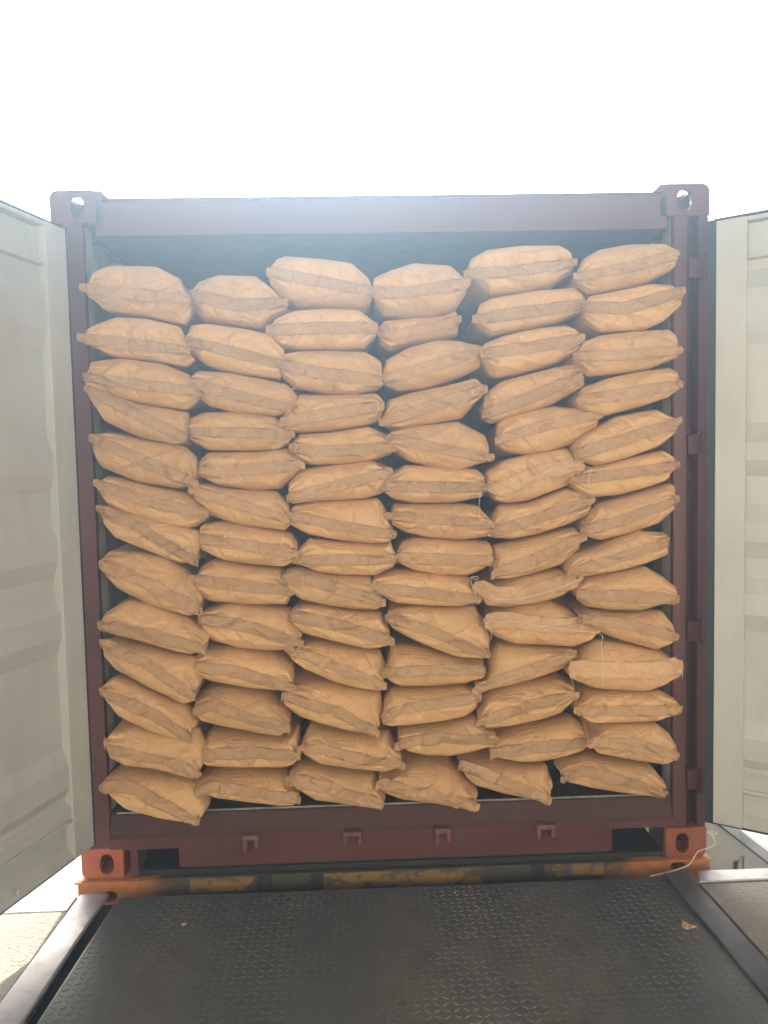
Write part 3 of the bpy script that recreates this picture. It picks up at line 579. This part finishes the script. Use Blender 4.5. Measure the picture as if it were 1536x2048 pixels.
(5,5,-0.051,0.064,0.082,[401,1647,410,1719,470,1749,628,1777,739,1763,779,1749,782,1733],[402,1647,433,1610,503,1594,611,1600,720,1637,792,1693,783,1733],[403,1647,587,1700,786,1733],0.0,0.0),
(5,6,-0.06,0.076,0.075,[359,1479,363,1531,432,1576,534,1598,675,1618,718,1577,723,1547],[359,1479,396,1423,444,1411,525,1420,633,1458,708,1486,722,1547],[361,1479,417,1455,548,1514,697,1549,726,1546],0.0,0.0),
(5,7,-0.053,0.085,0.061,[373,1306,380,1349,413,1408,529,1412,679,1467,748,1442,752,1416],[372,1306,390,1284,461,1275,563,1292,685,1329,764,1368,751,1416],[375,1305,549,1354,755,1416],0.0,0.0146),
(5,8,-0.066,0.094,0.064,[381,1158,388,1200,390,1253,526,1277,701,1318,715,1290,705,1281],[380,1158,393,1128,450,1123,559,1148,654,1176,716,1236,704,1281],[382,1156,544,1213,708,1280],0.0,0.0252),
(5,9,-0.057,0.098,0.047,[315,1097,390,1101,500,1133,638,1157,701,1130,705,1116],[314,1098,353,1026,421,1017,556,1030,651,1055,701,1093,703,1117],[316,1095,386,1060,505,1066,708,1115],0.0,0.0),
(5,10,-0.06,0.105,0.054,[349,956,381,993,466,1016,610,1033,693,989,738,953,787,937],[348,957,385,907,454,876,596,865,691,855,759,878,785,938],[351,954,411,969,610,938,790,935],0.0,0.0),
(5,11,-0.06,0.12,0.034,[307,718,357,736,380,849,412,871,528,861,670,846,684,844],[306,721,343,702,445,720,539,743,639,775,684,810,681,847],[308,716,438,771,686,843],0.0049,0.0074),
(5,12,-0.063,0.115,0.043,[317,590,329,617,350,671,492,712,641,730,687,704,684,685],[316,593,342,550,444,556,570,581,640,601,684,648,682,688],[318,588,498,652,686,683],0.0,0.0),
(5,13,-0.054,0.117,0.037,[364,465,405,508,493,525,701,565,745,525,750,496,739,500],[362,469,385,436,474,413,569,413,665,433,727,455,736,504],[365,462,530,487,741,498],0.0074,0.0),
(5,14,-0.06,0.11,0.033,[239,430,233,433,295,425,392,405,488,384,595,379,617,309,585,278],[238,434,270,360,308,330,408,295,502,274,563,267,582,282],[240,428,402,364,586,275],0.0,0.0),
(6,1,-0.081,0.03,0.06,[693,2228,723,2305,784,2338,891,2355,1030,2357,1060,2332,1065,2307],[694,2229,710,2212,746,2181,824,2191,957,2216,1072,2270,1066,2308],[698,2232,880,2258,1072,2311],0.0039,0.0039),
(6,2,-0.08,0.036,0.06,[726,2121,742,2171,847,2189,971,2214,1055,2208,1081,2167],[726,2121,740,2078,793,2044,949,2045,1035,2078,1094,2132,1082,2168],[730,2124,873,2114,1088,2171],0.0,0.0156),
(6,3,-0.099,0.047,0.06,[687,1947,720,2005,782,2027,906,2040,1045,2045,1071,2021,1063,1963],[687,1947,705,1915,739,1878,848,1887,965,1900,1068,1938,1064,1963],[691,1949,866,1950,1069,1965],0.0,0.0039),
(6,4,-0.088,0.056,0.06,[699,1787,724,1840,819,1873,929,1894,1054,1907,1082,1887,1069,1840],[699,1787,719,1756,789,1728,930,1760,1048,1796,1071,1825,1069,1840],[703,1788,869,1809,1075,1842],0.0,0.0),
(6,5,-0.093,0.067,0.06,[682,1586,702,1642,727,1664,852,1731,1002,1755,1056,1718,1055,1694],[682,1586,710,1566,775,1545,888,1573,1008,1613,1060,1654,1055,1694],[686,1586,840,1631,1061,1695],0.0033,0.0232),
(6,6,-0.088,0.075,0.06,[676,1494,719,1540,801,1551,895,1573,1030,1602,1065,1575,1062,1541],[675,1494,699,1458,749,1428,856,1434,957,1459,1037,1483,1061,1541],[679,1493,868,1514,1067,1541],0.0053,0.0),
(6,7,-0.092,0.084,0.06,[717,1309,736,1344,775,1402,897,1433,1066,1477,1078,1456,1053,1419],[716,1309,743,1279,787,1266,888,1287,1009,1324,1069,1377,1052,1419],[720,1308,866,1352,1058,1418],0.008,0.0),
(6,8,-0.105,0.072,0.06,[651,1159,662,1188,683,1212,753,1237,928,1303,1016,1289,1023,1267],[651,1159,668,1145,722,1132,849,1149,950,1174,1042,1208,1022,1267],[654,1157,835,1211,1027,1266],0.0066,0.008),
(6,9,-0.103,0.085,0.058,[684,1075,722,1123,825,1139,960,1164,1035,1120,1076,1081,1061,1050],[683,1076,720,1019,815,1003,936,996,1035,1025,1059,1051],[687,1073,862,1069,1065,1048],0.0033,0.0),
(6,10,-0.096,0.084,0.054,[702,977,742,1004,860,988,1031,990,1068,936,1051,904],[701,978,747,938,816,901,883,877,998,843,1058,866,1050,905],[705,975,864,958,1056,902],0.0,0.0),
(6,11,-0.111,0.085,0.048,[651,776,686,808,772,887,891,868,1030,829,1049,796,1073,785],[649,778,675,744,753,709,840,700,946,691,1015,711,1075,747,1071,786],[653,774,703,785,824,780,946,773,1077,782],0.0031,0.0031),
(6,12,-0.101,0.085,0.043,[685,639,721,664,742,686,856,686,1021,680,1063,653,1068,633],[684,641,708,596,741,573,841,571,998,574,1068,605,1066,635],[688,636,1073,630],0.0074,0.0031),
(6,13,-0.108,0.085,0.037,[727,513,758,517,790,556,892,562,999,557,1057,512,1074,467,1053,457],[725,515,761,461,837,442,930,423,1024,407,1052,426,1051,459],[730,509,885,505,1058,453],0.0031,0.0),
(6,14,-0.06,0.101,0.033,[637,363,614,382,681,409,746,420,875,396,1005,368,1052,307,1028,292],[634,367,659,334,756,305,883,281,1014,262,1024,295],[639,360,715,390,809,368,1031,288],0.0,0.0111)]
THREADS = {(5, 6): [[(0.3238, -0.09, 1.3681), (0.3224, -0.09, 1.4102), (0.3276, -0.09, 1.4521), (0.3362, -0.09, 1.468), (0.3557, -0.09, 1.4708), (0.3911, -0.09, 1.4526), (0.4759, -0.09, 1.4874), (0.5412, -0.09, 1.515), (0.6065, -0.09, 1.5426), (0.6847, -0.09, 1.5518), (0.728, -0.118, 1.538), (0.7227, -0.118, 1.5113), (0.72, -0.118, 1.4857), (0.7264, -0.118, 1.4632), (0.7244, -0.118, 1.4504)]], (5, 9): [[(0.3612, -0.085, 1.0825), (0.3839, -0.085, 1.0621), (0.4396, -0.085, 1.0593), (0.4988, -0.085, 1.0656), (0.6043, -0.085, 1.0924), (0.6637, -0.085, 1.1138), (0.6968, -0.085, 1.1261)], [(0.687, -0.129, 1.1344), (0.6655, -0.129, 1.1285), (0.6577, -0.129, 1.1145), (0.6562, -0.129, 1.0918)]], (4, 9): [[(0.2864, -0.074, 1.1406), (0.3016, -0.074, 1.1468), (0.3179, -0.074, 1.1437), (0.3145, -0.074, 1.1346), (0.2969, -0.074, 1.139), (0.2928, -0.074, 1.1319), (0.2964, -0.074, 1.1087), (0.3104, -0.074, 1.0787)]], (5, 10): [[(0.3389, -0.092, 0.9725), (0.3652, -0.092, 0.9816), (0.3847, -0.092, 0.9745), (0.434, -0.092, 0.9797), (0.5356, -0.092, 0.9603), (0.6145, -0.092, 0.9481), (0.6761, -0.151, 0.9483), (0.7524, -0.151, 0.9344), (0.7547, -0.151, 0.8961), (0.7581, -0.151, 0.8478), (0.764, -0.151, 0.8114), (0.7615, -0.151, 0.7752), (0.7583, -0.151, 0.7359)], [(0.3424, -0.09, 0.9687), (0.3553, -0.09, 0.9518), (0.3616, -0.09, 0.9318), (0.36, -0.09, 0.912)]], (6, 11): [[(0.9719, -0.145, 0.7658), (1.0113, -0.145, 0.7749), (1.0512, -0.145, 0.7877), (1.0574, -0.145, 0.7613)], [(0.6382, -0.141, 0.7882), (0.6453, -0.141, 0.7698), (0.653, -0.141, 0.7452), (0.6547, -0.141, 0.7239)]]}
ORD = {1: 'topmost', 2: 'second from top', 3: 'third from top', 4: 'fourth from top', 5: 'fifth from top', 6: 'sixth from top', 7: 'seventh from top',
       8: 'seventh from bottom', 9: 'sixth from bottom', 10: 'fifth from bottom', 11: 'fourth from bottom', 12: 'third from bottom', 13: 'second from bottom', 14: 'bottommost'}
STK = {1: 'leftmost stack', 2: 'second stack from left', 3: 'third stack from left', 4: 'third stack from right', 5: 'second stack from right', 6: 'rightmost stack'}
NOTE = {(5, 6): ('with white thread along its mouth', 1), (5, 9): ('with short loose white thread', 1), (5, 10): ('with long hanging white thread', 1), (6, 11): ('with crumpled flap at right', 1), (4, 2): ('squashed small and set back', 0), (1, 13): ('sagging over the red door sill', 0), (2, 4): ('with tape end sticking out left', 0), (6, 5): ('with tape tab sticking out right', 0), (1, 1): ('with curled tape end at left', 0)}
def resample(P, n):
    d = [0]
    for a, b in zip(P, P[1:]): d.append(d[-1] + math.hypot(b[0]-a[0], b[1]-a[1]))
    out = []; k = 0
    for i in range(n + 1):
        t = d[-1]*i/n
        while k < len(P) - 2 and d[k+1] < t: k += 1
        f = (t - d[k]) / max(1e-9, d[k+1] - d[k]); out.append([P[k][0] + (P[k+1][0]-P[k][0])*f, P[k][1] + (P[k+1][1]-P[k][1])*f])
    return out
def soften(P, it):
    for _ in range(it):
        Q = [p[:] for p in P]
        for i in range(1, len(P)-1):
            for c in (0, 1): Q[i][c] = 0.25*P[i-1][c] + 0.5*P[i][c] + 0.25*P[i+1][c]
        P = Q
    return P
NU = 92
def sack(idx, col, row, nrow, y0, DU, DB, U, B, Sm, eL, eR):
    rnd = random.Random(1000 + idx)
    U = soften(resample(U, NU), 5); B = soften(resample(B, NU), 5); Sm = soften(resample(Sm, NU), 8)
    fl = NOTE.get((col, row), ('', 0))[1]
    for e_ in (0, 1):                          # blunt folded ends
        bl = rnd.uniform(0.006, 0.019)
        for i in range(8):
            k_ = i if e_ == 0 else NU - i; f_ = bl*(1 - i/8)
            U[k_][1] += f_; B[k_][1] -= f_
    cx = sum(p[0] for p in Sm)/len(Sm); cz = sum(p[1] for p in Sm)/len(Sm)
    Wd = abs(Sm[-1][0] - Sm[0][0])
    off = Vector((rnd.uniform(-50, 50), rnd.uniform(-50, 50), rnd.uniform(-50, 50)))
    creases = [(rnd.uniform(0.15, 0.85), rnd.uniform(-0.10, 0.10), rnd.uniform(0.004, 0.011), rnd.uniform(0.007, 0.013)) for _ in range(rnd.choice((0, 1, 1, 2, 2)))]
    folds = []
    for _ in range(rnd.randint(7, 12)):        # short straight pinches in the paper
        folds.append((rnd.uniform(0.03, 0.97), rnd.uniform(-0.9, 0.9), rnd.uniform(-1.3, 1.3), rnd.uniform(0.025, 0.08), rnd.uniform(0.003, 0.008), rnd.uniform(0.004, 0.008)))
    tipn = (rnd.uniform(5, 9), rnd.uniform(5, 9), rnd.uniform(0, 6), rnd.uniform(0, 6))
    H = 0.075
    eL = max(eL, rnd.choice((0, 0.008, 0.012, 0.016))); eR = max(eR, rnd.choice((0, 0.008, 0.012, 0.016)))
    amp = rnd.uniform(1.2, 2.3); sk = rnd.uniform(-6, 6)
    def wr(x, z, u, s):
        p = Vector((x, z, 0))
        e = 0.010*noise.noise(p*5.5 + off) + 0.004*noise.noise(p*14 + off)
        vd = noise.voronoi(Vector((x*8 + 0.5*z*sk, z*12, 1)) + off)[0]; e += amp*0.010*(vd[0] - 0.4)
        vd = noise.voronoi(Vector((x*17 - z*6*sk, z*22, 4)) + off)[0]; e += amp*0.0035*(vd[0] - 0.4)
        q = Vector((x*7 + 0.6*noise.noise(p*4 + off), z*13, 2)) + off
        r = 1 - abs(noise.noise(q)); e -= amp*0.006*max(0, r - 0.82)/0.18
        q = Vector(((x + z)*11, (x - z)*5, 5)) + off
        r = 1 - abs(noise.noise(q)); e += amp*0.004*max(0, r - 0.86)/0.14
        for (c, sl, dep, wd) in creases:
            dx = (u - c)*Wd - sl*s; g = max(0, 1 - abs(dx)/wd) if dx > 0 else max(0, 1 - abs(dx)/(wd*3))
            e += dep*g*max(0, 1 - abs(s)**3)
        for (fu, fs_, fa, fl_, dep, wd) in folds:
            dx = (u - fu)*Wd; dy = (s - fs_)*H; a_ = dx*math.cos(fa) + dy*math.sin(fa); b_ = -dx*math.sin(fa) + dy*math.cos(fa)
            if abs(a_) < fl_ and abs(b_) < wd*3:
                k = 1 - (a_/fl_)**2; e += dep*k*(max(0, 1 - abs(b_)/wd) - 0.6*max(0, 1 - abs(b_ - wd*1.3)/wd))
        for end, (fr, ph) in enumerate(((tipn[0], tipn[2]), (tipn[1], tipn[3]))):
            tu = u if end == 0 else 1 - u; dt = tu*Wd
            if dt < 0.10: e += amp*0.010*(1 - dt/0.10)*(min(1, dt/0.015))*math.sin(fr*s*2.2 + ph)*min(1, abs(s)*3)
        return e
    pw = rnd.uniform(1.8, 2.3)
    def surf(i, s):
        u = i/NU; a = Sm[i]; b = U[i] if s >= 0 else B[i]; t = abs(s); D = DU if s >= 0 else DB
        edge = min(1.0, (4*u*(1-u))**0.5*1.25 + 0.12)
        x = a[0] + (b[0]-a[0])*t; z = a[1] + (b[1]-a[1])*t
        y = y0 + D*(1 - max(0, (1 - t**pw))**(1/pw))*edge + 0.020*(2*u-1)**4*(1 - t)
        y += wr(x, z, u, s)*min(1, 1.5*(1.08 - t))
        return [x, y, z]
    ns = 19; ts = [math.sin(math.pi/2*k/ns) for k in range(1, ns+1)]
    back = [0.02, 0.05, 0.09, 0.15, 0.24, 0.36, 0.50]
    Hm = 0.5*max(0.06, sum(U[i][1]-B[i][1] for i in range(30, 62))/32)
    def bk(i, sgn, t):
        u = i/NU; P0 = U[i] if sgn > 0 else B[i]; D = DU if sgn > 0 else DB
        edge = min(1.0, (4*u*(1-u))**0.5*1.25 + 0.12)
        mid = 0.5*(U[NU//2][1] + B[NU//2][1]) + (Sm[-1][1]-Sm[0][1])*(u - 0.5)*0.9
        k = min(1, t/0.18); k = k*k*(3-2*k)
        xr = cx + (2*u-1)*Wd*0.475; zr = mid + sgn*Hm*0.93*(1 - abs(2*u-1)**4)**0.5
        x = P0[0] + (xr-P0[0])*k; z = P0[1] + (zr-P0[1])*k
        if t > 0.45: x = cx + (x-cx)*0.93; z = mid + (z-mid)*0.7
        y = y0 + D*edge + t
        return [x, y, z]
    rows = [[bk(i, 1, t) for i in range(NU+1)] for t in reversed(back)]
    rows += [[surf(i, t) for i in range(NU+1)] for t in reversed(ts)]
    rows += [[surf(i, 0.0) for i in range(NU+1)]]
    rows += [[surf(i, -t) for i in range(NU+1)] for t in ts]
    rows += [[bk(i, -1, t) for i in range(NU+1)] for t in back]
    if row == nrow:
        for r_ in rows:
            for p in r_:
                if p[1] > 0.0: p[2] = max(p[2], 0.2475 + 0.002*min(1, p[1]*10))
    for r_ in rows:                            # the outer stacks lie inside the corner posts
        for p in r_:
            if p[1] > -0.004: q_ = min(1, max(0, p[1]/0.12)); p[0] = max(-1.100 + 0.035*q_, min(1.078 - 0.035*q_, p[0]))
    vs = [tuple(p) for r_ in rows for p in r_]; fs = []; n = NU + 1
    for a in range(len(rows)-1):
        for i in range(NU): fs.append((a*n+i, a*n+i+1, (a+1)*n+i+1, (a+1)*n+i))
    # close both ends and the rear
    last = len(rows)-1
    for a in range(last//2 + 1):
        b = last - a
        if b - a < 2: continue
        fs.append((a*n, (a+1)*n, (b-1)*n, b*n)); fs.append((b*n+NU, (b-1)*n+NU, (a+1)*n+NU, a*n+NU))
    for i in range(NU): fs.append((i+1, i, last*n+i, last*n+i+1))
    base = (cx, y0 + 0.25, min(p[1] for p in B))
    root = empty('paper_sack', base)
    inv = Vector(base)
    def mesh(name, vs, fs, mat, smooth=True, solid=0):
        me = bpy.data.meshes.new(name); me.from_pydata([(v[0]-inv.x, v[1]-inv.y, v[2]-inv.z) for v in vs], [], fs)
        bm = bmesh.new(); bm.from_mesh(me); bmesh.ops.remove_doubles(bm, verts=bm.verts, dist=2e-5); bmesh.ops.recalc_face_normals(bm, faces=bm.faces)
        for f in bm.faces: f.smooth = smooth
        bm.to_mesh(me); bm.free(); me.materials.append(mat)
        o = bpy.data.objects.new(name, me); COL.objects.link(o); o.parent = root; return o
    mesh('sack_body', vs, fs, M_KRAFT)
    # ---- the strip along the seam
    wid = rnd.uniform(0.0195, 0.0235); cen = rnd.uniform(-0.006, 0.006); lift = rnd.uniform(0.002, 0.007); gap = 0.0030
    if fl: wid = 0.030; cen = 0.012; lift = 0.010; gap = 0.006
    nv = 8; cols = []
    def yat(i, z):
        a = Sm[i]; up_ = z >= a[1]; b = U[i] if up_ else B[i]
        h = abs(b[1]-a[1]); s = min(0.999, abs(z-a[1])/max(0.004, h))
        return surf(i, s if up_ else -s)[1]
    step = 1
    kL = max(1, int(eL/0.004)) if eL > 0.001 else 0; kR = max(1, int(eR/0.004)) if eR > 0.001 else 0
    cL = (rnd.uniform(-0.4, 0.4), rnd.uniform(-0.4, 0.5)); cR = (rnd.uniform(-0.4, 0.4), rnd.uniform(-0.4, 0.5))
    idxs = list(range(0, NU+1, step))
    for i in idxs:
        a = Sm[i]; u = i/NU; c_ = []
        nxt, prv = Sm[min(NU, i+2)], Sm[max(0, i-2)]; tx, tz = nxt[0]-prv[0], nxt[1]-prv[1]; l_ = math.hypot(tx, tz) or 1; nx_, nz_ = -tz/l_, tx/l_
        if nz_ < 0: nx_, nz_ = -nx_, -nz_
        tw = wid*(1 + 0.06*noise.noise((u*6, idx, 0)))
        for j in range(nv+1):
            v_ = -1 + 2*j/nv; dd = cen + v_*tw*(0.80 if min(u, 1-u) < 0.03 else 1)
            b = U[i] if dd >= 0 else B[i]; h = max(1e-5, math.hypot(b[0]-a[0], b[1]-a[1])); s_ = min(0.985, abs(dd)/h); rest = abs(dd) - s_*h
            p = surf(i, s_ if dd >= 0 else -s_); sg = 1 if dd >= 0 else -1
            x = p[0] + nx_*rest*sg; z = p[2] + nz_*rest*sg
            y = min(p[1], surf(i, 0)[1] + 0.010 + 0.15*abs(dd)) - gap - (lift if j == 0 else 0) - (lift*0.4 if j == nv else 0)
            c_.append([x, y, z])
        cols.append(c_)
    for i in range(1, len(cols)-1):           # the strip bridges small dents of the paper
        for j in range(nv+1):
            sm_ = (cols[i-1][j][1] + cols[i+1][j][1])*0.5; cols[i][j][1] = min(cols[i][j][1], sm_)
    for j in range(1, nv): 
        for i in range(len(cols)): cols[i][j][1] = min(cols[i][j][1], 0.5*(cols[i][j-1][1]+cols[i][j+1][1]) )
    def ear(k_, length, i0, i1, curl, sgn):
        res = []; A, Bc = cols[i0], cols[i1]
        ma, mb = A[nv//2], Bc[nv//2]
        dx, dz_ = ma[0]-mb[0], ma[2]-mb[2]; l_ = math.hypot(dx, dz_) or 1; dx, dz_ = dx/l_, dz_/l_
        for k in range(1, k_+1):
            t = k/k_; q = []
            for j in range(nv+1):
                v_ = -1 + 2*j/nv; p = A[j]; pin = 1 - 0.28*t**0.7 + 0.12*noise.noise((j*0.7, t*3, idx))
                q.append([ma[0] + (p[0]-ma[0])*pin + dx*length*t - dz_*curl[0]*length*t*t*sgn, ma[1] + (p[1]-ma[1])*0.4 + length*t*curl[1] + 0.002*math.sin(3*v_+t*4), ma[2] + (p[2]-ma[2])*pin + dz_*length*t + dx*curl[0]*length*t*t*sgn])
            res.append(q)
        return res
    e1 = ear(kL, eL, 0, 4, cL, 1) if kL else []; e2 = ear(kR, eR, -1, -5, cR, 1) if kR else []
    allc = list(reversed(e1)) + cols + e2; nn = nv + 1
    th = 0.0012
    vs = [tuple(p) for c_ in allc for p in c_]; vb = [(p[0], p[1]+th, p[2]) for p in vs]; o_ = len(vs); fs = []
    K = len(allc)
    for i in range(K-1):
        for j in range(nv):
            fs.append((i*nn+j, (i+1)*nn+j, (i+1)*nn+j+1, i*nn+j+1)); fs.append((o_+i*nn+j, o_+i*nn+j+1, o_+(i+1)*nn+j+1, o_+(i+1)*nn+j))
        fs.append((i*nn, o_+i*nn, o_+(i+1)*nn, (i+1)*nn)); fs.append((i*nn+nv, (i+1)*nn+nv, o_+(i+1)*nn+nv, o_+i*nn+nv))
    for j in range(nv):
        fs.append((j, j+1, o_+j+1, o_+j)); e_ = (K-1)*nn; fs.append((e_+j, o_+e_+j, o_+e_+j+1, e_+j+1))
    mesh('sewn_mouth' if fl else 'seam_tape', vs + vb, fs, M_FLAP if fl else M_TAPE)
    for pts in THREADS.get((col, row), []):
        path = smooth_path(pts, 5); mm = MB(); mm.tube(path, 0.0011, 5)
        mesh('stitch_thread', mm.v, mm.f, M_THREAD)
    # ---- the words
    sl = math.degrees(math.atan2(Sm[-1][1]-Sm[0][1], Sm[-1][0]-Sm[0][0]))
    tilt = 'lying level' if abs(sl) < 3.5 else (('sloping down' if abs(sl) < 15 else 'steeply tilted down') + (' right' if sl < 0 else ' left'))
    nm = NOTE.get((col, row), ('', 0))[0] or tilt
    k = row
    if nrow == 13: k = row if row <= 7 else row + 1
    lab = 'kraft sack %s, %s in %s' % (nm, ORD[k], STK[col])
    tag(root, lab, 'sack', 'kraft paper sacks stacked in the container')
cnt = {}
for d in DATA: cnt[d[0]] = cnt.get(d[0], 0) + 1
for idx, d in enumerate(DATA):
    col, row, y0, DU, DB, U, B, Sm, eL, eR = d
    f = lambda P: [(a/1000, b/1000) for a, b in zip(P[::2], P[1::2])]
    sack(idx, col, row, cnt[col], y0, DU, DB, f(U), f(B), f(Sm), eL, eR)

# ---------------------------------------------------------------- even haze volume added to imitate a veil of lens glare
hm = bpy.data.materials.new('glare_haze'); hm.use_nodes = True; ht = hm.node_tree
for n in list(ht.nodes): ht.nodes.remove(n)
vo = ht.nodes.new('ShaderNodeVolumePrincipled'); mo = ht.nodes.new('ShaderNodeOutputMaterial'); ht.links.new(vo.outputs[0], mo.inputs['Volume'])
vo.inputs['Color'].default_value = (0.50, 0.74, 1.0, 1); vo.inputs['Density'].default_value = 0.0240; vo.inputs['Anisotropy'].default_value = 0.66
m = MB(); m.box((-31, -31, -2.35), (31, 31, 3.0)); tag(m.build('haze', hm), kind='stuff')
